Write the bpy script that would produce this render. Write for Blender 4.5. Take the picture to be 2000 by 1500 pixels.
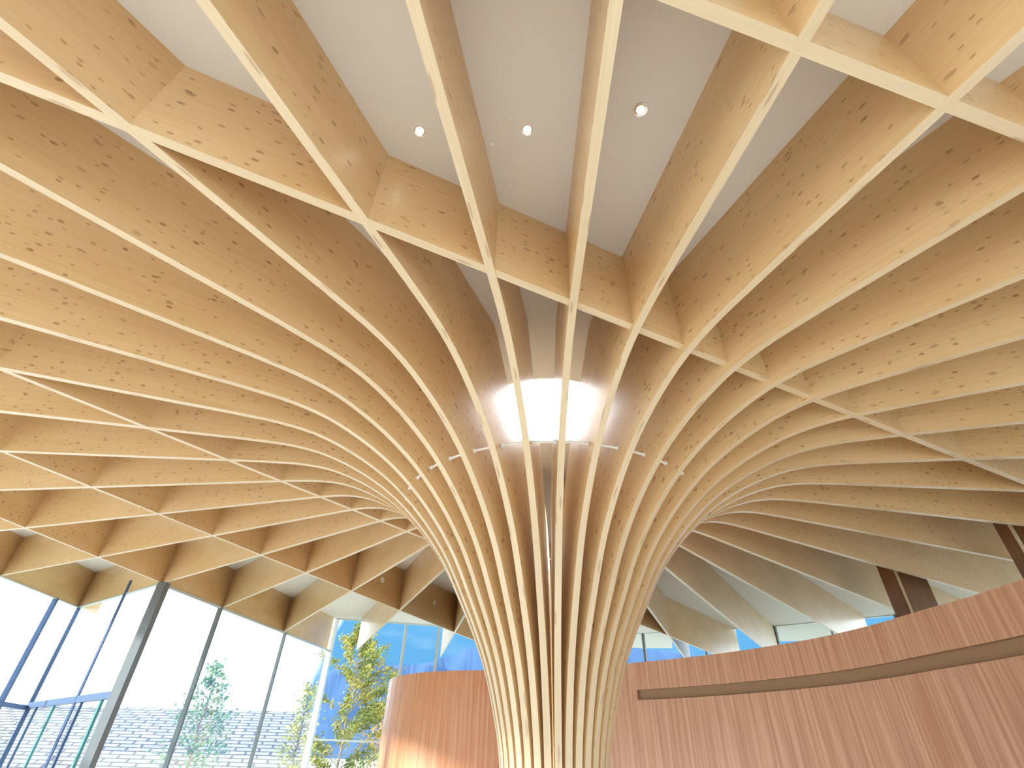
import bpy, bmesh, math, random
from mathutils import Vector, Matrix
random.seed(7)
for o in list(bpy.data.objects): bpy.data.objects.remove(o)
scn = bpy.context.scene
COL = scn.collection
U = 3.0            # metres per survey unit; survey origin = column axis at eye level
EYE = 1.6
def W(x, y, z): return Vector((U*x, U*y, U*z + EYE))

# ------------------------------------------------------------------ camera
cam = bpy.data.cameras.new('camera'); co = bpy.data.objects.new('camera', cam); COL.objects.link(co)
fw = Vector((-0.0694, 0.7988, 0.5976)).normalized()
rt = Vector((0.9974, 0.0669, 0.0264)); rt = (rt - fw*rt.dot(fw)).normalized()
up = rt.cross(fw)
m = Matrix((rt, up, -fw)).transposed().to_4x4(); m.translation = W(0, -1.9762, 0)
co.matrix_world = m
cam.sensor_width = 36; cam.sensor_fit = 'HORIZONTAL'; cam.lens = 990.1354*36/2000
cam.clip_start = 0.05; cam.clip_end = 5000
scn.camera = co

# ------------------------------------------------------------------ world
scn.view_settings.view_transform = 'Standard'; scn.view_settings.look = 'None'
scn.view_settings.gamma = 1; scn.view_settings.use_curve_mapping = False
scn.view_settings.exposure = -0.08
scn.cycles.max_bounces = 16; scn.cycles.diffuse_bounces = 7; scn.cycles.transparent_max_bounces = 16
SKY_WHITE = 3.9; SKY_BLUE = 1.05
world = bpy.data.worlds.new('sky'); scn.world = world; world.use_nodes = True
nt = world.node_tree; nt.nodes.clear()
class NB:
    def __init__(s, nt): s.nt = nt
    def n(s, typ, **kw):
        nd = s.nt.nodes.new(typ)
        ins = kw.pop('ins', {})
        for k, v in kw.items(): setattr(nd, k, v)
        for k, v in ins.items():
            if isinstance(v, bpy.types.NodeSocket): s.nt.links.new(v, nd.inputs[k])
            else: nd.inputs[k].default_value = v
        return nd
    def math(s, op, a, b=None, c=None, clamp=False):
        ins = {0: a}
        if b is not None: ins[1] = b
        if c is not None: ins[2] = c
        return s.n('ShaderNodeMath', operation=op, use_clamp=clamp, ins=ins).outputs[0]
    def smooth(s, v, lo, hi, a=0., b=1.):
        return s.n('ShaderNodeMapRange', interpolation_type='SMOOTHSTEP', ins={0: v, 1: lo, 2: hi, 3: a, 4: b}).outputs[0]
    def mix(s, f, a, b):
        nd = s.n('ShaderNodeMix', data_type='RGBA')
        for sock, v in ((nd.inputs[0], f), (nd.inputs[6], a), (nd.inputs[7], b)):
            if isinstance(v, bpy.types.NodeSocket): s.nt.links.new(v, sock)
            else: sock.default_value = v
        return nd.outputs[2]
    def dot(s, v, w):
        nd = s.n('ShaderNodeVectorMath', operation='DOT_PRODUCT', ins={0: v}); nd.inputs[1].default_value = w
        return nd.outputs['Value']
b = NB(nt)
tc = b.n('ShaderNodeTexCoord').outputs['Generated']
sep = b.n('ShaderNodeSeparateXYZ', ins={0: tc})
ah = b.dot(tc, (0.14, 0.99, 0))
cl = b.n('ShaderNodeTexNoise', ins={'Vector': tc, 'Scale': 5.0, 'Detail': 6.0}).outputs[0]
ah2 = b.math('MULTIPLY_ADD', b.math('SUBTRACT', cl, 0.5), 0.012, ah)
blue_m = b.smooth(ah2, 0.848, 0.858)
grad = b.smooth(sep.outputs[2], 0.12, 0.34)
blue = b.mix(grad, (0.16*SKY_BLUE, 0.50*SKY_BLUE, 0.95*SKY_BLUE, 1), (0.22*SKY_BLUE, 0.66*SKY_BLUE, 1.05*SKY_BLUE, 1))
wisp = b.smooth(b.n('ShaderNodeTexNoise', ins={'Vector': b.n('ShaderNodeVectorMath', operation='MULTIPLY', ins={0: tc, 1: (3., 3., 14.)}).outputs[0], 'Scale': 1.6, 'Detail': 5.0}).outputs[0], 0.5, 0.75, 0, 0.5)
blue = b.mix(wisp, blue, (0.75*SKY_BLUE, 1.0*SKY_BLUE, 1.25*SKY_BLUE, 1))
white = b.mix(b.smooth(cl, 0.3, 0.7), (SKY_WHITE*.84, SKY_WHITE*.97, SKY_WHITE*1.12, 1), (SKY_WHITE*.94, SKY_WHITE, SKY_WHITE*1.06, 1))
c1 = b.mix(blue_m, white, blue)
pale = b.math('MULTIPLY', b.smooth(sep.outputs[0], -0.69, -0.78), b.smooth(sep.outputs[2], 0.4, 0.2))
c2 = b.mix(pale, c1, (0.80, 1.02, 1.06, 1))
low = b.smooth(sep.outputs[2], -0.1, 0.0)
c3 = b.mix(low, (0.5, 0.48, 0.45, 1), c2)
bg = b.n('ShaderNodeBackground', ins={'Color': c3, 'Strength': 1.0})
b.n('ShaderNodeOutputWorld', ins={'Surface': bg.outputs[0]})
# sun, high from behind the left glass wall
sun = bpy.data.lights.new('sun', 'SUN'); sun.energy = 9.0; sun.angle = math.radians(3); sun.color = (1, .97, .92)
so = bpy.data.objects.new('sun', sun); COL.objects.link(so)
so.rotation_euler = Vector((0.90, 0.28, -0.285)).to_track_quat('-Z', 'Y').to_euler()

# ------------------------------------------------------------------ materials
def mat(name, col=None, rough=.5, metal=0., coat=0., coat_rough=.1, emit=None, es=1.):
    mm = bpy.data.materials.new(name); mm.use_nodes = True
    pb = mm.node_tree.nodes['Principled BSDF']
    if col is not None: pb.inputs['Base Color'].default_value = (*col, 1)
    pb.inputs['Roughness'].default_value = rough; pb.inputs['Metallic'].default_value = metal
    pb.inputs['Coat Weight'].default_value = coat; pb.inputs['Coat Roughness'].default_value = coat_rough
    if emit: pb.inputs['Emission Color'].default_value = (*emit, 1); pb.inputs['Emission Strength'].default_value = es
    return mm, NB(mm.node_tree), pb
def uvnode(b): return b.n('ShaderNodeUVMap').outputs[0]
def scaled(b, v, s): return b.n('ShaderNodeVectorMath', operation='MULTIPLY', ins={0: v, 1: s}).outputs[0]

def spruce(name, c_lo, c_hi, knots, coat=.35, rough=.45, cr=.22):
    mm, b, pb = mat(name, rough=rough, coat=coat, coat_rough=cr)
    uv = uvnode(b)
    warp = b.n('ShaderNodeTexNoise', ins={'Vector': scaled(b, uv, (.7, 2., 1.)), 'Scale': 1.0, 'Detail': 2.0}).outputs[0]
    g1 = b.n('ShaderNodeTexNoise', ins={'Vector': scaled(b, uv, (1.2, 46., 1.)), 'Scale': 1.0, 'Detail': 6.0, 'Roughness': .62, 'Distortion': .4}).outputs[0]
    patch = b.n('ShaderNodeTexNoise', ins={'Vector': scaled(b, uv, (.55, 1.7, 1.)), 'Scale': 1.0, 'Detail': 1.0}).outputs[0]
    f = b.math('ADD', b.math('MULTIPLY', b.smooth(g1, .25, .75), .6), b.math('MULTIPLY', b.smooth(patch, .35, .65), .4))
    c = b.mix(f, (*c_lo, 1), (*c_hi, 1))
    if knots:
        for sc, rad, keep, col, st in (((4.2, 8., 1.), .075, .30, (.22, .09, .03), .72), ((10., 19., 1.), .13, .20, (.28, .13, .045), .65), ((2.2, 4., 1.), .05, .35, (.30, .16, .09), .7)):
            v = scaled(b, uv, sc)
            vo = b.n('ShaderNodeTexVoronoi', voronoi_dimensions='2D', ins={'Vector': v, 'Scale': 1.0, 'Randomness': 1.0})
            nz = b.n('ShaderNodeTexNoise', ins={'Vector': v, 'Scale': 6.0}).outputs[0]
            dist = b.math('MULTIPLY_ADD', b.math('SUBTRACT', nz, .5), .12, vo.outputs['Distance'])
            k = b.smooth(dist, rad, rad*1.5, 1., 0.)
            sepc = b.n('ShaderNodeSeparateColor', ins={0: vo.outputs['Color']})
            k = b.math('MULTIPLY', k, b.math('LESS_THAN', sepc.outputs[0], keep))
            k = b.math('MULTIPLY', k, b.math('MULTIPLY_ADD', sepc.outputs[1], .55, .45))
            c = b.mix(b.math('MULTIPLY', k, st), c, (*col, 1))
    else:
        vo = b.n('ShaderNodeTexVoronoi', voronoi_dimensions='2D', ins={'Vector': scaled(b, uv, (1.3, 9., 1.)), 'Scale': 1.0})
        k = b.smooth(vo.outputs['Distance'], .06, .11, .55, 0.)
        c = b.mix(k, c, (.33, .20, .11, 1))
    b.nt.links.new(c, pb.inputs['Base Color'])
    bp = b.n('ShaderNodeBump', ins={'Height': g1, 'Strength': .12, 'Distance': .004})
    b.nt.links.new(bp.outputs[0], pb.inputs['Normal']); b.nt.links.new(bp.outputs[0], pb.inputs['Coat Normal'])
    return mm
M_FACE = spruce('spruce_face', (.61, .40, .18), (.73, .525, .285), True, .55, .45, .27)
M_EDGE = spruce('spruce_edge', (.57, .45, .28), (.67, .55, .37), False, .6, .4, .28)
M_CEIL, b, pb = mat('painted_plaster', (.80, .79, .75), .8)
nz = b.n('ShaderNodeTexNoise', ins={'Scale': 1.2, 'Detail': 3.}).outputs[0]
b.nt.links.new(b.mix(nz, (.70, .69, .655, 1), (.74, .73, .69, 1)), pb.inputs['Base Color'])

def veneer(name, base, light, dark, seams):
    mm, b, pb = mat(name, rough=.42, coat=.5, coat_rough=.28)
    uv = uvnode(b)
    ds = b.n('ShaderNodeTexNoise', ins={'Vector': scaled(b, uv, (1.5, .5, 1.)), 'Scale': 1., 'Detail': 2.}).outputs[0]
    comb = b.n('ShaderNodeVectorMath', operation='ADD', ins={0: uv, 1: b.n('ShaderNodeCombineXYZ', ins={0: b.math('MULTIPLY', ds, .09)}).outputs[0]}).outputs[0]
    g = b.n('ShaderNodeTexNoise', ins={'Vector': scaled(b, comb, (16., .35, 1.)), 'Scale': 1., 'Detail': 4., 'Roughness': .55}).outputs[0]
    fi = b.n('ShaderNodeTexNoise', ins={'Vector': scaled(b, comb, (120., 1.2, 1.)), 'Scale': 1., 'Detail': 3.}).outputs[0]
    c = b.mix(b.smooth(g, .35, .68), (*base, 1), (*light, 1))
    c = b.mix(b.math('MULTIPLY', b.smooth(fi, .45, .75), .45), c, (*dark, 1))
    if seams:
        sx = b.n('ShaderNodeSeparateXYZ', ins={0: uv})
        fr = b.math('FRACT', b.math('DIVIDE', sx.outputs[0], seams))
        ln = b.math('LESS_THAN', fr, .006/seams)
        ln = b.math('MULTIPLY', ln, b.math('LESS_THAN', sx.outputs[1], 2.62))
        c = b.mix(b.math('MULTIPLY', ln, .8), c, (.12, .06, .04, 1))
    b.nt.links.new(c, pb.inputs['Base Color'])
    return mm
M_WALL = veneer('red_oak_veneer', (.45, .215, .115), (.62, .37, .225), (.37, .165, .085), 1.15)
M_DRUM = veneer('cedar_veneer', (.54, .20, .065), (.66, .33, .16), (.38, .11, .03), 0)
M_GROOVE, _, _ = mat('groove_lining', (.30, .18, .095), .6)
M_BROWN, b, pb = mat('dark_walnut', rough=.5, coat=.2)
g = b.n('ShaderNodeTexNoise', ins={'Vector': scaled(b, b.n('ShaderNodeTexCoord').outputs['Object'], (30., 30., 1.)), 'Scale': 1., 'Detail': 4.}).outputs[0]
b.nt.links.new(b.mix(g, (.10, .035, .010, 1), (.24, .10, .03, 1)), pb.inputs['Base Color'])
M_FRAME, _, _ = mat('grey_aluminium', (.17, .19, .20), .4, .4)
M_LFRAME, _, _ = mat('pale_aluminium', (.62, .68, .68), .35, .5)
M_DFRAME, _, _ = mat('blue_grey_steel', (.07, .12, .24), .4, .3)
M_TEAL, _, _ = mat('teal_door_panel', (.08, .25, .27), .3)
M_WHITE, _, _ = mat('white_enamel', (.82, .82, .80), .35)
M_CHROME, _, _ = mat('chrome', (.8, .8, .8), .12, 1.)
M_LAMP, _, _ = mat('lamp_glow', (.9, .9, .85), .5, emit=(1, .93, .8), es=12.)
M_LAMPD, _, _ = mat('lamp_glow_dim', (.9, .9, .85), .5, emit=(1, .98, .93), es=1.6)
M_OPAL, _, _ = mat('opal_daylight_diffuser', (.9, .9, .9), .5, emit=(.90, .96, 1.), es=11.)
M_SEAM, _, _ = mat('joint_shadow_gap', (.2, .12, .06), .8)

def glassmat(name, tint=(1, 1, 1), refl=.09):
    mm = bpy.data.materials.new(name); mm.use_nodes = True; t = mm.node_tree; t.nodes.clear(); b = NB(t)
    tr = b.n('ShaderNodeBsdfTransparent', ins={'Color': (*tint, 1)})
    gl = b.n('ShaderNodeBsdfGlossy', ins={'Roughness': .0, 'Color': (1, 1, 1, 1)})
    fr = b.n('ShaderNodeFresnel', ins={'IOR': 1.45})
    mx = b.n('ShaderNodeMixShader', ins={0: b.math('MULTIPLY', fr.outputs[0], 0.2, clamp=True), 1: tr.outputs[0], 2: gl.outputs[0]})
    b.n('ShaderNodeOutputMaterial', ins={'Surface': mx.outputs[0]})
    return mm
M_GLASS = glassmat('clear_glass', (.96, .99, .985))

M_FLOOR, b, pb = mat('pale_stone_floor', rough=.45)
oc = b.n('ShaderNodeTexCoord').outputs['Object']
br = b.n('ShaderNodeTexBrick', ins={'Vector': oc, 'Scale': 1.0, 'Color1': (.72, .72, .70, 1), 'Color2': (.78, .78, .76, 1), 'Mortar': (.4, .4, .4, 1), 'Mortar Size': .004, 'Brick Width': 1.2, 'Row Height': .6})
b.nt.links.new(br.outputs[0], pb.inputs['Base Color'])
M_GROUND, b, pb = mat('dry_grass_ground', rough=.9)
g = b.n('ShaderNodeTexNoise', ins={'Vector': b.n('ShaderNodeTexCoord').outputs['Object'], 'Scale': .8, 'Detail': 6.}).outputs[0]
b.nt.links.new(b.mix(g, (.26, .27, .22, 1), (.36, .36, .31, 1)), pb.inputs['Base Color'])

# ------------------------------------------------------------------ helpers
def link(name, me, mats, parent=None):
    o = bpy.data.objects.new(name, me)
    for mm in (mats if isinstance(mats, (list, tuple)) else [mats]): me.materials.append(mm)
    COL.objects.link(o)
    if parent: o.parent = parent
    return o
def empty(name, loc=(0, 0, 0)):
    o = bpy.data.objects.new(name, None); COL.objects.link(o); o.location = loc; o.empty_display_size = .2
    return o
def tag(o, label=None, cat=None, group=None, kind=None):
    if label: o['label'] = label
    if cat: o['category'] = cat
    if group: o['group'] = group
    if kind: o['kind'] = kind
    return o
def local(parent, verts):
    return verts if parent is None else [v - parent.location for v in verts]
def mesh(name, verts, faces, mats, parent=None, uvs=None, midx=None, smooth=False):
    me = bpy.data.meshes.new(name)
    me.from_pydata([tuple(v) for v in local(parent, verts)], [], faces)
    if uvs:
        l = me.uv_layers.new(name='UVMap')
        i = 0
        for f in uvs:
            for uv in f: l.data[i].uv = uv; i += 1
    if midx:
        for p_, k in zip(me.polygons, midx): p_.material_index = k
    if smooth:
        for p_ in me.polygons: p_.use_smooth = True
    me.update()
    return link(name, me, mats, parent)
def bar(name, a, b_, w, d, mats, parent=None, side=None):
    """rectangular bar from a to b, w along side, d along the other"""
    a = Vector(a); b_ = Vector(b_); ax = (b_-a).normalized()
    s = Vector(side) if side is not None else Vector((0, 0, 1)) if abs(ax.z) < .9 else Vector((1, 0, 0))
    s = (s - ax*s.dot(ax)).normalized(); t = ax.cross(s)
    v = []
    for q in (a, b_):
        for i, j in ((-1, -1), (1, -1), (1, 1), (-1, 1)): v.append(q + s*w/2*i + t*d/2*j)
    f = [(0, 3, 2, 1), (4, 5, 6, 7)] + [(i, (i+1) % 4, 4+(i+1) % 4, 4+i) for i in range(4)]
    return mesh(name, v, f, mats, parent)
def lathe(name, prof, seg, mats, loc, axis=(0, 0, 1), parent=None, midx=None, closed=False):
    ax = Vector(axis).normalized(); s = ax.orthogonal().normalized(); t = ax.cross(s); loc = Vector(loc)
    v = []; f = []; mi = []
    n = len(prof)
    for i in range(seg):
        a = 2*math.pi*i/seg
        for r, h in prof: v.append(loc + (s*math.cos(a)+t*math.sin(a))*r + ax*h)
    for i in range(seg):
        j = (i+1) % seg
        for k in range(n if closed else n-1):
            k2 = (k+1) % n
            f.append((i*n+k, j*n+k, j*n+k2, i*n+k2)); mi.append(midx[k] if midx else 0)
    return mesh(name, v, f, mats, parent, midx=mi, smooth=False)

# ------------------------------------------------------------------ surveyed surfaces
def soffit(x, y): return 1 - .0212*x + .0581*y            # underside of the lattice
def ceil_z(x, y): return 1.3022 - .0166*x + .0887*y       # plaster ceiling
A0 = .0652
def rdir(k):
    a = A0 + math.radians(10)*k
    return Vector((math.sin(a), -math.cos(a)))
TREE2 = Vector((-3.0078, -2.8883))
BEAMS = dict(A=.3532, B=.5366, C=1.0487, D=1.357, E=1.6681, F=1.9346)
def bpt(bm, s):
    a = BEAMS[bm]; return TREE2 + Vector((math.cos(a), math.sin(a)))*s
def cross_rb(k, bm):
    a = BEAMS[bm]; n = Vector((-math.sin(a), math.cos(a))); d = rdir(k)
    return n.dot(TREE2)/n.dot(d)
T = .0207   # board thickness in survey units

def catmull(pts, n):
    """n samples evenly along a smooth curve through pts"""
    P = [Vector(p_) for p_ in pts]; P = [P[0]*2-P[1]] + P + [P[-1]*2-P[-2]]
    out = []
    for i in range(1, len(P)-2):
        for j in range(12):
            t = j/12; p0, p1, p2, p3 = P[i-1:i+3]
            t0 = 0; t1 = (p1-p0).length**.5; t2 = t1+(p2-p1).length**.5; t3 = t2+(p3-p2).length**.5
            tt = t1+(t2-t1)*t
            a1 = p0*((t1-tt)/(t1-t0))+p1*((tt-t0)/(t1-t0)); a2 = p1*((t2-tt)/(t2-t1))+p2*((tt-t1)/(t2-t1)); a3 = p2*((t3-tt)/(t3-t2))+p3*((tt-t2)/(t3-t2))
            b1 = a1*((t2-tt)/(t2-t0))+a2*((tt-t0)/(t2-t0)); b2 = a2*((t3-tt)/(t3-t1))+a3*((tt-t1)/(t3-t1))
            out.append(b1*((t2-tt)/(t2-t1))+b2*((tt-t1)/(t2-t1)))
    out.append(P[-2])
    L = [0]
    for a, b_ in zip(out, out[1:]): L.append(L[-1]+(b_-a).length)
    res = []; k = 0
    for i in range(n):
        s = L[-1]*i/(n-1)
        while k < len(L)-2 and L[k+1] < s: k += 1
        t = (s-L[k])/max(1e-9, L[k+1]-L[k]); res.append(out[k].lerp(out[k+1], min(1, t)))
    return res
# (radius, drop below the soffit plane)
OUT = [(.152, 1.533), (.158, 1.25), (.174, .99), (.200, .87), (.236, .752), (.283, .645), (.334, .548), (.400, .430), (.470, .335), (.56, .240), (.65, .165), (.75, .104), (.845, .060), (.95, .025), (1.07, .006), (1.25, 0.)]
INN = [(.124, -.533), (.125, -.2), (.128, .1), (.140, .30), (.168, .50), (.240, .727), (.381, .944), (.545, 1.10), (.70, 1.262)]

# ------------------------------------------------------------------ tree column and its 36 ribs
col = empty('tree_column', W(0, 0, -.5333))
tag(col, 'central tree shaped timber column whose curved ribs fan out across the ceiling', 'column')
REND = {-14: 5.21, -15: 6.45, -16: 8.72, -17: 8.77, 18: 9.0, 17: 9.0, 16: 8.75, 15: 8.40, 14: 7.19, 13: 6.9, 12: 6.6, 11: 6.4, 10: 6.2, 9: 6.0}
def rib(k):
    d = rdir(k); pr = Vector((-d.y, d.x))
    rend = REND.get(k)
    if k in (-14, -15): rend = cross_rb(k, 'E')
    if rend is None:
        if -13 <= k <= -9: rend = cross_rb(k, 'F')
        elif -8 <= k <= -4: rend = 3.9
        else: rend = 3.2
    NC = 44
    o_c = catmull([(r, soffit(d.x*r, d.y*r)-dr) for r, dr in OUT], NC)
    o_c[0].y = -.5333
    i_c = catmull(INN + [(.70, 1.262)], NC-8) if False else catmull(INN, NC-8)
    for q in i_c[-1:]: q.y = ceil_z(d.x*q.x, d.y*q.x)
    for j in range(1, 9):
        r = .70 + (1.25-.70)*j/8; i_c.append(Vector((r, ceil_z(d.x*r, d.y*r))))
    nx = max(6, int((rend-1.25)/.35))
    for j in range(1, nx+1):
        r = 1.25+(rend-1.25)*j/nx
        o_c.append(Vector((r, soffit(d.x*r, d.y*r)))); i_c.append(Vector((r, ceil_z(d.x*r, d.y*r))))
    ov, off = [], k*7.31+40
    vs = []; 
    for o_, i_ in zip(o_c, i_c):
        for q in (o_, i_):
            for s in (-1, 1):
                xy = d*q.x + pr*(T/2*s); vs.append(W(xy.x, xy.y, q.y + (.004 if q is i_ and q.x > .72 else 0)))
    f = []; uv = []; mi = []
    s = off
    for j in range(len(o_c)-1):
        a = 4*j; e = a+4
        ds = (o_c[j+1]-o_c[j]).length*U; wa = (i_c[j]-o_c[j]).length*U; we = (i_c[j+1]-o_c[j+1]).length*U
        f.append((a, e, e+2, a+2)); uv.append(((s, 0), (s+ds, 0), (s+ds, we), (s, wa))); mi.append(0)
        f.append((a+1, a+3, e+3, e+1)); uv.append(((s, 5), (s, 5+wa), (s+ds, 5+we), (s+ds, 5))); mi.append(0)
        f.append((a, a+1, e+1, e)); uv.append(((s, 9), (s, 9+T*U), (s+ds, 9+T*U), (s+ds, 9))); mi.append(1)
        f.append((a+2, e+2, e+3, a+3)); uv.append(((s, 12), (s+ds, 12), (s+ds, 12+T*U), (s, 12+T*U))); mi.append(1)
        s += ds
    n = 4*(len(o_c)-1)
    f.append((0, 2, 3, 1)); uv.append(((0, 0), (0, .1), (.06, .1), (.06, 0))); mi.append(1)
    f.append((n, n+1, n+3, n+2)); uv.append(((0, 0), (0, T*U), (.7, T*U), (.7, 0))); mi.append(1)
    return mesh('rib', vs, f, [M_FACE, M_EDGE], col, uv, mi)
for k in range(-17, 19): rib(k)
# warm uplight standing inside the hollow column
upl = lathe('uplight', [(0, 0), (.16, 0), (.16, .10), (.13, .12), (0, .11)], 24, M_CHROME, W(0, 0, -.5333)+Vector((0, 0, .002)), parent=col)
li = bpy.data.lights.new('uplight_lamp', 'SPOT'); li.energy = 420; li.spot_size = 1.9; li.spot_blend = .6; li.color = (1, .85, .70); li.shadow_soft_size = .1
lo = bpy.data.objects.new('uplight_lamp', li); COL.objects.link(lo); lo.parent = col; lo.location = (0, 0, .25); lo.rotation_euler = (math.pi, 0, 0)
# thin steel ring clipped between the ribs
RR, RZ = .578, .815
cen = W(0, 0, RZ)
pr_ = [(RR*U + .012*math.cos(a), .012*math.sin(a)) for a in [i*math.pi/4 for i in range(8)]]
ring = lathe('ring_rod', pr_, 108, M_WHITE, cen, parent=col, closed=True)
tag(ring, 'thin white steel ring')
for k in range(-17, 19):
    d = rdir(k); pr = Vector((-d.y, d.x))
    for s in (-1, 1):
        xy = d*RR + pr*(T/2+.008)*s
        c = W(xy.x, xy.y, RZ)
        t = Vector((pr.x*s, pr.y*s, 0))
        lathe('bracket', [(0, -.018), (.022, -.018), (.022, -.010), (.015, -.008), (.015, .012), (0, .012)], 10, M_WHITE, c, t, col)

# ------------------------------------------------------------------ crossing beams (fan out from a neighbouring column)
def beam(bm, s0, s1, label, name='crossing_beam'):
    a = BEAMS[bm]; e = Vector((math.cos(a), math.sin(a))); n = Vector((-e.y, e.x))
    N = max(4, int((s1-s0)/.4))
    root = bpt(bm, s0)
    vs = []; f = []; uv = []; mi = []
    for j in range(N+1):
        q = bpt(bm, s0+(s1-s0)*j/N)
        for z in (soffit(q.x, q.y)+.0004, ceil_z(q.x, q.y)+.004):
            for s in (-1, 1):
                v = q + n*(T/2*s); vs.append(W(v.x, v.y, z))
    off = {'A': 3., 'B': 61., 'C': 133., 'D': 207., 'E': 291., 'F': 351.}[bm]
    for j in range(N):
        x0 = off+(s1-s0)*U*j/N; x1 = off+(s1-s0)*U*(j+1)/N; A = 4*j; E_ = A+4
        q = bpt(bm, s0+(s1-s0)*j/N); h = (ceil_z(q.x, q.y)-soffit(q.x, q.y))*U
        f.append((A, A+2, E_+2, E_)); uv.append(((x0, 0), (x0, h), (x1, h), (x1, 0))); mi.append(0)
        f.append((A+1, E_+1, E_+3, A+3)); uv.append(((x0, 5), (x1, 5), (x1, 5+h), (x0, 5+h))); mi.append(0)
        f.append((A, E_, E_+1, A+1)); uv.append(((x0, 9), (x1, 9), (x1, 9+T*U), (x0, 9+T*U))); mi.append(1)
        f.append((A+2, A+3, E_+3, E_+2)); uv.append(((x0, 9), (x0, 9+T*U), (x1, 9+T*U), (x1, 9))); mi.append(1)
    n4 = 4*N
    f.append((0, 1, 3, 2)); uv.append(((0, 0), (T*U, 0), (T*U, .7), (0, .7))); mi.append(1)
    f.append((n4, n4+2, n4+3, n4+1)); uv.append(((0, 0), (0, .7), (T*U, .7), (T*U, 0))); mi.append(1)
    o = mesh(name, vs, f, [M_FACE, M_EDGE], None, uv, mi)
    tag(o, label, 'beam', 'crossing beams of the ceiling lattice')
    return o
beam('A', 2.2, 9.0, 'straight timber crossing beam in the top right corner, nearest above the viewer')
beam('B', 1.3, 9.4, 'long pale edged crossing beam running in front of the column from left edge to lower right')
beam('C', 1.5, 12.35, 'straight crossing beam passing close behind the column on its left, its far end above the curved wall')
beamD = beam('D', 2.0, 11.3, 'crossing beam behind the column carrying two small round white lights')
beam('E', 2.0, 10.92, 'crossing beam at the roof edge above the tall glass wall on the left')
beam('F', 3.4, 8.12, 'outermost short eave beam at the far left roof edge above the blue framed glazing')

# ------------------------------------------------------------------ ceiling with round skylight
P1 = rdir(-13)*cross_rb(-13, 'E'); P2 = rdir(-13)*cross_rb(-13, 'F')
CORNER = bpt('E', 11.0)
poly = [P2*1.0, bpt('F', 4.0), Vector((-4.3, .3)), Vector((-3.9, -3.9)), Vector((0, -4.0)), Vector((5.2, -3.9)), Vector((7.0, 0)), Vector((6.4, 2.6)),
        Vector((4.62, 5.68)), Vector((4.25, 6.3)), Vector((5.3, 9.0)), Vector((4.45, 9.6)), Vector((3.52, 7.33)), Vector((2.2, 8.6)), Vector((2.9, 11.9)), Vector((1.75, 12.2)), Vector((1.25, 8.95)), Vector((0, 9.15)), Vector((-2.2, 8.7)), CORNER, P1]
def radial(angle):
    d = Vector((math.cos(angle), math.sin(angle))); best = 0
    for i in range(len(poly)):
        a = poly[i]; c = poly[(i+1) % len(poly)]; e = c-a
        den = d.x*e.y-d.y*e.x
        if abs(den) < 1e-9: continue
        t = (a.x*e.y-a.y*e.x)/den; s = (a.x*d.y-a.y*d.x)/den
        if -1e-6 <= s <= 1+1e-6 and t > 0: best = max(best, t)
    return best
HOLE = .305
angs = sorted(set([math.atan2(v.y, v.x) for v in poly if v is not poly[0]] + [2*math.pi*i/144-math.pi+.0011 for i in range(144)] +
                  [math.atan2(P1.y, P1.x)+1e-4, math.atan2(P1.y, P1.x)-1e-4]))
vs = []; f = []
TH = .10
for a in angs:
    R_ = radial(a); c, s = math.cos(a), math.sin(a)
    for r in (HOLE, R_):
        for dz in (0, TH): vs.append(W(c*r, s*r, ceil_z(c*r, s*r)+dz))
n = len(angs)
for i in range(n):
    a = 4*i; e = 4*((i+1) % n)
    f += [(a, e, e+2, a+2), (a+1, a+3, e+3, e+1), (a, a+1, e+1, e), (a+2, e+2, e+3, a+3)]
tag(mesh('ceiling', vs, f, M_CEIL), kind='structure')
# skylight: curb ring and glass
sk = empty('skylight', W(0, 0, ceil_z(0, 0)))
tag(sk, 'round glowing skylight in the ceiling right above the column', 'skylight')
ax = Vector((.0166, -.0887, 1)).normalized()
z0 = 0
lathe('curb', [(HOLE*U, 0.), (HOLE*U, .36), (HOLE*U+.05, .36), (HOLE*U+.05, .30), (HOLE*U+.001, .30)], 72, M_WHITE, sk.location, ax, sk)
lathe('opal_diffuser', [(0, .01), (HOLE*U-.002, .01), (HOLE*U-.002, .03), (0, .03)], 72, M_OPAL, sk.location, ax, sk)

# ------------------------------------------------------------------ downlights
def downlight(x, y, lit, label):
    base = W(x, y, ceil_z(x, y)); e = empty('downlight', base)
    tag(e, label, 'light', 'recessed ceiling downlights')
    n_ = -ax
    r = .047
    lathe('trim_ring', [(r*.86, 0), (r*.86, .006), (r, .007), (r*1.05, .003), (r*1.05, 0)], 28, M_WHITE if lit else M_CHROME, base, n_, e)
    lathe('reflector', [(r*.86, .005), (r*.60, .0015), (r*.58, .0015)], 28, M_CHROME, base, n_, e)
    lathe('lamp', [(0, .003), (r*.60, .003), (r*.60, .001)], 24, M_LAMP if lit else M_LAMPD, base, n_, e)
    return e
DL = [(-.2874, -1.3953, 1, 'lit downlight left of the rib in the middle of the top, leftmost of three'),
      (-.0351, -1.3859, 1, 'lit downlight in the middle of three, between two ribs above the column'),
      (.2187, -1.4204, 0, 'chrome rimmed downlight, rightmost of three, dimmer than the others')]
for x, y, l, lab in DL:
    e = downlight(x, y, l, lab)
b_ = W(-.1225, -1.3514, ceil_z(-.1225, -1.3514))
o = lathe('ceiling_sensor', [(0, .012), (.012, .010), (.018, .004), (.018, -.001)], 16, M_WHITE, b_, -ax)
tag(o, 'tiny white sensor button on the plaster between two downlights', 'sensor')
aD = BEAMS['D']; nD = Vector((math.sin(aD), -math.cos(aD), 0))
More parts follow.
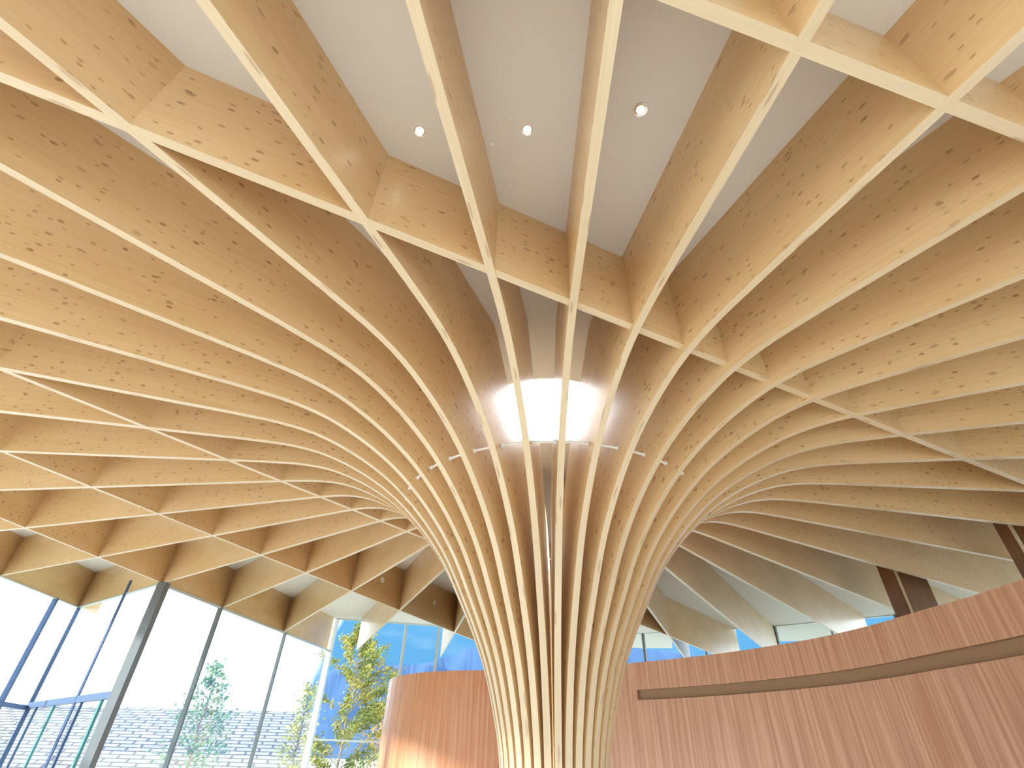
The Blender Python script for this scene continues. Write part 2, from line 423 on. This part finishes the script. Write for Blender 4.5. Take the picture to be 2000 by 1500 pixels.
for q, lab in (((-1.694, 3.164, 1.43), 'small round white wall light on the beam face, left one of two'), ((-1.422, 4.417, 1.515), 'small round white wall light on the beam face, right one by the column')):
    c = W(*q) + nD*(T*U/2)
    e = empty('beam_light', c); tag(e, lab, 'light', 'round lights on the beam behind the column')
    lathe('housing', [(.085, 0), (.085, .03), (.07, .045), (.06, .045)], 24, M_WHITE, c, nD, e)
    lathe('diffuser', [(.062, .04), (.05, .052), (0, .056)], 24, M_WHITE, c, nD, e)

# ------------------------------------------------------------------ floor and ground
fl = [W(x, y, -.5333) for x, y in ((-5.9, -6), (6.5, -6), (7.4, 0), (6.4, 2.6), (4.62, 5.68), (3.6, 7.25), (1.75, 8.9), (0, 9.15), (-2.2, 8.7), (CORNER.x, CORNER.y), (P1.x, P1.y), (P2.x, P2.y))]
n = len(fl)
tag(mesh('floor', fl+[v-Vector((0, 0, .3)) for v in fl], [tuple(range(n)), tuple(range(2*n-1, n-1, -1))]+[(i, i+n, (i+1) % n+n, (i+1) % n) for i in range(n)], M_FLOOR), kind='structure')
g = 400
tag(mesh('ground', [Vector((-g, -g, -.35)), Vector((g, -g, -.35)), Vector((g, g*3, -.35)), Vector((-g, g*3, -.35))], [(0, 1, 2, 3)], M_GROUND), kind='structure')

# ------------------------------------------------------------------ curved timber walls
def ribbon(name, pts, z0, z1, th, mats, parent=None, groove=None, gstart=0, kind='structure', closed=False):
    """vertical wall following plan points (metres); groove=(za,zb,depth)"""
    P = [Vector(p_) for p_ in pts]; N = len(P)
    nor = []
    for i in range(N):
        a = P[(i-1) % N] if closed or i else P[0]; c = P[(i+1) % N] if closed or i < N-1 else P[-1]
        t = (c-a).normalized(); nor.append(Vector((t.y, -t.x)))
    L = [0]
    for i in range(1, N): L.append(L[-1]+(P[i]-P[i-1]).length)
    vs = []; f = []; uv = []; mi = []
    def prof(i):
        if groove and i >= gstart:
            za, zb, dp = groove
            return [(z0, 0), (za, 0), (za, dp), (zb, dp), (zb, 0), (z1, 0), (z1, th), (z0, th)], [0, 1, 1, 1, 0, 0, 0, 0]
        if groove:
            za, zb, dp = groove
            return [(z0, 0), (za, 0), (za, .0005), (zb, .0005), (zb, 0), (z1, 0), (z1, th), (z0, th)], [0, 0, 0, 0, 0, 0, 0, 0]
        return [(z0, 0), (z1, 0), (z1, th), (z0, th)], [0]*4
    K = len(prof(0)[0])
    for i in range(N):
        for z, dp in prof(i)[0]:
            q = P[i]-nor[i]*dp; vs.append(Vector((q.x, q.y, z)))
    rng = N if closed else N-1
    for i in range(rng):
        j = (i+1) % N; pi, mt = prof(i)
        l0 = L[i]; l1 = L[j] if j else L[i]+(P[0]-P[i]).length
        for k in range(K):
            k2 = (k+1) % K
            f.append((i*K+k, i*K+k2, j*K+k2, j*K+k)); mi.append(mt[k])
            za, zb = pi[k][0], pi[k2][0]
            uv.append(((l0, za), (l0, zb), (l1, zb), (l1, za)))
    if not closed:
        f.append(tuple(range(K))); uv.append([(0, 0)]*K); mi.append(0)
        f.append(tuple(range(N*K-1, (N-1)*K-1, -1))); uv.append([(0, 0)]*K); mi.append(0)
    return mesh(name, vs, f, mats, parent, uv, mi, smooth=False)
ctrl = [(.10, 2.62), (.35, 2.42), (.5674, 2.2409), (.83, 2.03), (1.068, 1.80), (1.29, 1.53), (1.48, 1.23), (1.60, .92), (1.672, .596), (1.735, .33), (1.763, .1), (1.76, -.25), (1.70, -.65), (1.6, -1.0)]
wp = [v*U for v in catmull(ctrl, 96)]
gi = min(range(96), key=lambda i: abs(wp[i].x/U-.578))
zt = .6
wp.insert(gi, wp[gi]+(wp[gi-1]-wp[gi])*.004); gi += 1
wr = ribbon('wall_right', wp, 0., U*zt+EYE, .18, [M_WALL, M_GROOVE], groove=(U*.369+EYE, U*.4304+EYE, .07), gstart=gi)
# orientation: the groove must face the room
tag(wr, kind='structure')
dc = Vector((-.45, 3.93)); dr = 1.18
dp_ = [Vector((dc.x+dr*math.cos(2*math.pi*i/64), dc.y+dr*math.sin(2*math.pi*i/64)))*U for i in range(64)]
dw = ribbon('wall_round', dp_, 0., U*.6+EYE, .15, [M_DRUM], closed=True)
tag(dw, kind='structure')

# ------------------------------------------------------------------ brown timber posts over the curved wall
def brown_post(azs, dist, label):
    cam2 = Vector((0, -1.9762))
    pts = [cam2+Vector((math.sin(math.radians(a)), math.cos(math.radians(a))))*dd for a, dd in azs]
    root = empty('timber_post', W(pts[1].x, pts[1].y, -.5333))
    tag(root, label, 'post', 'dark brown posts above the curved wall')
    top = ceil_z(pts[1].x, pts[1].y)+.002
    for nm, (a, c), mm in (('side_panel', (pts[0], pts[1]), M_BROWN), ('side_panel', (pts[1], pts[2]), M_BROWN)):
        d = (c-a).normalized(); nn = Vector((-d.y, d.x))*.02
        v = []
        for z in (-.5333, top):
            for q in (a, c, c+nn, a+nn): v.append(W(q.x, q.y, z))
        mesh(nm, v, [(0, 1, 2, 3), (7, 6, 5, 4)]+[(i, i+4, (i+1) % 4+4, (i+1) % 4) for i in range(4)], mm, root)
    q = pts[1]; bar('centre_strip', W(q.x, q.y, -.5333)+Vector((0, -.02, 0)), W(q.x, q.y, top)+Vector((0, -.02, 0)), .035, .035, M_EDGE, root)
    return root
brown_post([(31.1, 4.60), (32.3, 4.45), (34.3, 4.75)], 4.3, 'dark brown post with pale centre strip above the curved wall, nearer the column')
brown_post([(40.3, 3.85), (41.2, 3.70), (43.2, 3.85)], 4.3, 'dark brown post at the right edge of the picture above the curved wall')

# ------------------------------------------------------------------ glass walls
FZ = -.5333
def glass_wall(idx, a, c, ztop, mull, trans, posts=(), header=.012, hmat=None, mmat=None, hoff=0.):
    """a,c plan points; mull: list of (fraction, width, topextra)"""
    a = Vector(a); c = Vector(c); d = (c-a).normalized(); L = (c-a).length
    n = Vector((d.y, -d.x))
    root = empty('window_%d' % idx, W(a.x, a.y, FZ)); tag(root, kind='structure')
    za = ztop(a); zc = ztop(c)
    v = []
    for q, z in ((a, FZ), (c, FZ), (c, zc), (a, za)):
        for s in (-.002, .002):
            p_ = q+n*s; v.append(W(p_.x, p_.y, z))
    mesh('pane', v, [(0, 2, 4, 6), (1, 7, 5, 3), (0, 1, 3, 2), (2, 3, 5, 4), (4, 5, 7, 6), (6, 7, 1, 0)], M_GLASS, root)
    bar('header', W(a.x, a.y, za-header/2+hoff), W(c.x, c.y, zc-header/2+hoff), header*U, .10, hmat or M_LFRAME, root)
    for t, w, ex in mull:
        q = a+(c-a)*t
        bar('mullion', W(q.x, q.y, FZ), W(q.x, q.y, ztop(q)+ex), w, .12, mmat or M_FRAME, root, side=(d.x, d.y, 0))
    for t0, t1, z, w in trans:
        q0 = a+(c-a)*t0; q1 = a+(c-a)*t1
        bar('transom', W(q0.x, q0.y, z), W(q1.x, q1.y, z), w, .13, mmat or M_FRAME, root)
    return root
sof = lambda q: soffit(q.x, q.y)-.001
cei = lambda q: ceil_z(q.x, q.y)-.002
# long wall on the left under beam E
offE = Vector((-.0, 0))
s1, s2 = 5.52, 11.0
def fr(s): return (s-s1)/(s2-s1)
w1 = glass_wall(1, bpt('E', s1), bpt('E', s2), sof, [(fr(6.7), .11, 0), (fr(8.76), .11, 0)], [], header=.022)
# left leaning glass
w3 = glass_wall(2, P1, P2, sof, [(.02, .05, 0), (.99, .07, 0)], [(0, 1, .352, .16)], mmat=M_DFRAME, header=.01)
# far left along the outer eave
FB = bpt('F', 4.6)
LF = (P2-FB).length
def onF(y): return (P2.y-y)/(P2.y-FB.y)
w4 = glass_wall(3, P2, FB, sof, [(onF(3.60), .13, 0), (onF(2.0), .1, 0)], [(0, 1, .33, .12)], mmat=M_DFRAME, header=.01)
# extra mullion in front of the board
q = rdir(-13)*5.36
t_ = Vector((rdir(-13).y, -rdir(-13).x))
bar('mullion', W(q.x+.01, q.y-.03, FZ), W(q.x+.01, q.y-.03, soffit(q.x, q.y)+.12), .06, .05, M_DFRAME, w3)
# door leaves below the transom
dmid = [(.10, .26, M_TEAL), (.30, .40, M_DFRAME), (.62, .70, M_TEAL), (.86, .90, M_DFRAME)]
for t0, t1, mm in dmid:
    a_ = P1.lerp(P2, t0); c_ = P1.lerp(P2, t1)
    bar('door_stile', W(a_.x, a_.y, FZ), W(a_.x, a_.y, .352), .12 if mm is M_TEAL else .07, .06, mm, w3, side=(rdir(-13).x, rdir(-13).y, 0))
# big posts
def post(p_, z, w, label, mm=M_FRAME):
    e = bar('steel_post', W(p_.x, p_.y, FZ), W(p_.x, p_.y, z), w, w*.8, mm)
    tag(e, label, 'post'); return e
post(P1+Vector((.035, -.02)), soffit(P1.x, P1.y)-.001, .24, 'thick grey steel post where the two left glass walls meet')
# far wall
far = [CORNER, Vector((-2.2, 8.7)), Vector((0, 9.15)), Vector((1.75, 8.9)), Vector((3.60, 7.25)), Vector((4.62, 5.68)), Vector((6.4, 2.6)), Vector((7.4, 0))]
wi = 4
for a, c in zip(far, far[1:]):
    L = (c-a).length
    mu = [(0.0, .14, 0)] + ([(.68, .14, 0)] if wi == 4 else [(.5, .07, 0)])
    glass_wall(wi, a, c, cei, mu, [(0, 1, .213, .08)], header=.012 if wi > 4 else .02, mmat=M_LFRAME if wi < 6 else M_FRAME)
    wi += 1
post(CORNER+Vector((.04, .0)), ceil_z(CORNER.x, CORNER.y)-.002, .26, 'pale steel corner post at the far end of the left glass wall', M_LFRAME)

# ------------------------------------------------------------------ neighbouring roof with slates
M_SLATE, b, pb = mat('pale_slate', rough=.55)
uv = uvnode(b)
wv = b.n('ShaderNodeTexNoise', ins={'Vector': uv, 'Scale': 1.3, 'Detail': 3.}).outputs['Color']
uv2 = b.n('ShaderNodeVectorMath', operation='MULTIPLY_ADD', ins={0: wv, 1: (.25, .16, 0), 2: uv}).outputs[0]
br = b.n('ShaderNodeTexBrick', ins={'Vector': uv2, 'Scale': 1.0, 'Color1': (.17, .165, .175, 1), 'Color2': (.26, .25, .27, 1), 'Mortar': (.012, .010, .02, 1), 'Mortar Size': .11, 'Mortar Smooth': .3, 'Bias': .2, 'Brick Width': 1.7, 'Row Height': .62})
b.nt.links.new(br.outputs[0], pb.inputs['Base Color'])
hs = empty('house', W(-12, 12.5, FZ)); tag(hs, 'low neighbouring building with a pale slate roof outside the left glass wall', 'building')
X0, X1 = -27, -5.0
ridge = (14.5, .97); eave = (10.4, -.42)
dl = math.hypot((ridge[0]-eave[0]), ridge[1]-eave[1])*U
v = [W(X0, eave[0], eave[1]), W(X1, eave[0], eave[1]), W(X1-1.75, *ridge), W(X0, *ridge)]
v += [q-Vector((0, 0, .25)) for q in v]
fs = [(0, 1, 2, 3), (7, 6, 5, 4), (0, 4, 5, 1), (1, 5, 6, 2), (2, 6, 7, 3), (3, 7, 4, 0)]
uvs = [((0, 0), ((X1-X0)*U, 0), ((X1-X0)*U, dl), (0, dl))]+[((0, 0),)*4]*5
mesh('roof', v, fs, M_SLATE, hs, uvs)
v = [W(X0+.5, 10.9, -.65), W(X1-.6, 10.9, -.65), W(X1-1.9, 14.4, -.65), W(X0+.5, 14.4, -.65), W(X0+.5, 10.9, -.50), W(X1-.6, 10.9, -.50), W(X1-1.9, 14.4, -.50), W(X0+.5, 14.4, -.50)]
mesh('wall', v, [(3, 2, 1, 0), (4, 5, 6, 7), (0, 1, 5, 4), (1, 2, 6, 5), (2, 3, 7, 6), (3, 0, 4, 7)], M_WHITE, hs)

# ------------------------------------------------------------------ mountains
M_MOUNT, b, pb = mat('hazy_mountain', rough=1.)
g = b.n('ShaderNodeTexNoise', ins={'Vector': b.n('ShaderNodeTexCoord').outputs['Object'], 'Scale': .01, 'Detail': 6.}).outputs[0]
b.nt.links.new(b.mix(g, (.019, .066, .165, 1), (.024, .080, .19, 1)), pb.inputs['Base Color'])  # distance haze is painted in as a blue base colour
D = 330
prof = [(-22.3, -.01), (-21.9, .07), (-21.6, .11), (-20, .128), (-18.2, .139), (-17, .131), (-16.1, .126), (-14.2, .130), (-13, .131), (-11.7, .1375), (-9.5, .150), (-7.7, .163), (-5, .172), (0, .18), (8, .165), (19, .14), (26, .09), (40, .04), (60, .02)]
vs = []; 
rows = [(1.0, 1.0), (.93, .82), (.86, .62), (.78, .36), (.70, .10), (.66, -.02)]
pp = []
for i in range(len(prof)-1):
    for j in range(10):
        t = j/10; pp.append((prof[i][0]*(1-t)+prof[i+1][0]*t, prof[i][1]*(1-t)+prof[i+1][1]*t))
rnd = random.Random(3)
for a, e in pp:
    jit = rnd.uniform(-.0012, .0012)
    for k, (dd, hh) in enumerate(rows):
        d = D*dd*(1+(.02*math.sin(a*1.3+k*2) if k else 0)); A_ = math.radians(a)
        z = (e+jit)*D*hh*(1+(.05*math.sin(a*2.1+k*1.7) if k else 0)); vs.append(W(math.sin(A_)*d, -1.98+math.cos(A_)*d, z))
R_ = len(rows); f = []
for i in range(len(pp)-1):
    for k in range(R_-1): f.append((i*R_+k, (i+1)*R_+k, (i+1)*R_+k+1, i*R_+k+1))
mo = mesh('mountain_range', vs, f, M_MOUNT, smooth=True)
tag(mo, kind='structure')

# ------------------------------------------------------------------ trees
def leafmat(name, c1, c2, c3):
    mm, b, pb = mat(name, rough=.6)
    g = b.n('ShaderNodeTexNoise', ins={'Vector': b.n('ShaderNodeTexCoord').outputs['Object'], 'Scale': .9, 'Detail': 2.}).outputs[0]
    w = b.n('ShaderNodeTexNoise', ins={'Vector': b.n('ShaderNodeTexCoord').outputs['Object'], 'Scale': 9., 'Detail': 1.}).outputs[0]
    c = b.mix(b.smooth(g, .4, .6), (*c1, 1), (*c2, 1)); c = b.mix(b.smooth(w, .5, .7), c, (*c3, 1))
    b.nt.links.new(c, pb.inputs['Base Color'])
    pb.inputs['Transmission Weight'].default_value = 0.
    return mm
M_BARK, _, _ = mat('bark', (.30, .24, .18), .9)
def tree(name, x, y, top, base_z, prof_, nleaf, leaf, mm, label, cat, seed, lean=0.):
    """prof_: list of (height fraction, crown radius) in units"""
    r = random.Random(seed); root = empty(name, W(x, y, base_z)); tag(root, label, cat)
    H = (top-base_z)*U
    base = W(x, y, base_z)
    vs = []; f = []
    def limb(a, c, ra, rc):
        i0 = len(vs); ax_ = (c-a).normalized(); s = ax_.orthogonal().normalized(); t = ax_.cross(s)
        for q, rr in ((a, ra), (c, rc)):
            for k in range(6):
                an = k*math.pi/3; vs.append(q+(s*math.cos(an)+t*math.sin(an))*rr)
        for k in range(6): f.append((i0+k, i0+(k+1) % 6, i0+6+(k+1) % 6, i0+6+k))
    pts = [base]
    for k in range(1, 9): pts.append(base+Vector((lean*k/8*H+r.uniform(-.06, .06), r.uniform(-.06, .06), H*.97*k/8)))
    for k in range(8): limb(pts[k], pts[k+1], .10*(1-k/8.5), .10*(1-(k+1)/8.5))
    mesh('trunk', vs, f, M_BARK, root)
    def rad(t):
        for (t0, r0), (t1, r1) in zip(prof_, prof_[1:]):
            if t0 <= t <= t1: return r0+(r1-r0)*(t-t0)/(t1-t0)
        return 0
    bv = vs; vs = []; f = []
    tips = []
    nb = 70
    for k in range(nb):
        t = prof_[0][0]+(.97-prof_[0][0])*(k+.5)/nb; an = r.uniform(0, 6.28); R0 = rad(t)*U*r.uniform(.55, 1.08)
        a = base+Vector((lean*t*H, 0, t*H*.97)); c = a+Vector((math.cos(an)*R0, math.sin(an)*R0, R0*.55))
        limb(a, c, .022, .006); tips.append((a, c))
    mesh('branches', vs, f, M_BARK, root)
    vs = []; f = []
    for k in range(nleaf):
        a, c = r.choice(tips); q = a.lerp(c, r.uniform(.25, 1.05)**.7)+Vector((r.gauss(0, .16), r.gauss(0, .16), r.gauss(0, .16)))
        n_ = Vector((r.gauss(0, 1), r.gauss(0, 1), r.gauss(0, 1))).normalized(); s = n_.orthogonal().normalized(); t = n_.cross(s)
        sz = leaf*r.uniform(.6, 1.3); i0 = len(vs)
        vs += [q-s*sz, q-t*sz*.55+n_*sz*.1, q+s*sz, q+t*sz*.55+n_*sz*.1]; f.append((i0, i0+1, i0+2, i0+3))
    mesh('foliage', vs, f, mm, root)
    return root
GZ = -.65
M_L1 = leafmat('pale_green_leaves', (.14, .30, .16), (.26, .42, .20), (.10, .24, .16))
M_L2 = leafmat('autumn_leaves', (.16, .24, .04), (.42, .38, .06), (.30, .18, .05))
M_L3 = leafmat('yellow_leaves', (.55, .55, .08), (.35, .42, .06), (.60, .45, .12))
M_L4 = leafmat('orange_leaves', (.60, .34, .10), (.50, .38, .12), (.42, .22, .08))
def at(az, D_): a = math.radians(az); return math.sin(a)*D_, -1.9762+math.cos(a)*D_
x, y = at(-19.2, 14.5); tree('poplar_tree', x, y, .197*14.5, GZ, [(.05, .80), (.30, 1.15), (.50, 1.10), (.68, .78), (.85, .38), (.97, .12), (1, .02)], 10500, .105, M_L2, 'tall green and yellow poplar tree behind the far corner post', 'tree', 11)
x, y = at(-31.0, 11.5); tree('birch_tree', x, y, .118*11.5, GZ, [(.05, .62), (.30, .58), (.55, .40), (.78, .24), (.95, .14), (1, .02)], 1500, .10, M_L1, 'slender pale green tree in front of the slate roof', 'tree', 5)
x, y = at(-22.9, 11.7); tree('young_maple_tree', x, y, .10*11.7, GZ, [(.05, .28), (.45, .32), (.75, .24), (.95, .10), (1, .02)], 760, .10, M_L3, 'small yellow tree at the left of the corner post', 'tree', 9)
x, y = at(-15.2, 18.0); tree('maple_tree', x, y, 0.072*18, GZ, [(.05, .8), (.45, .85), (.75, .5), (.95, .2), (1, .02)], 2600, .11, M_L4, 'orange autumn tree low beside the round wooden wall', 'tree', 21)
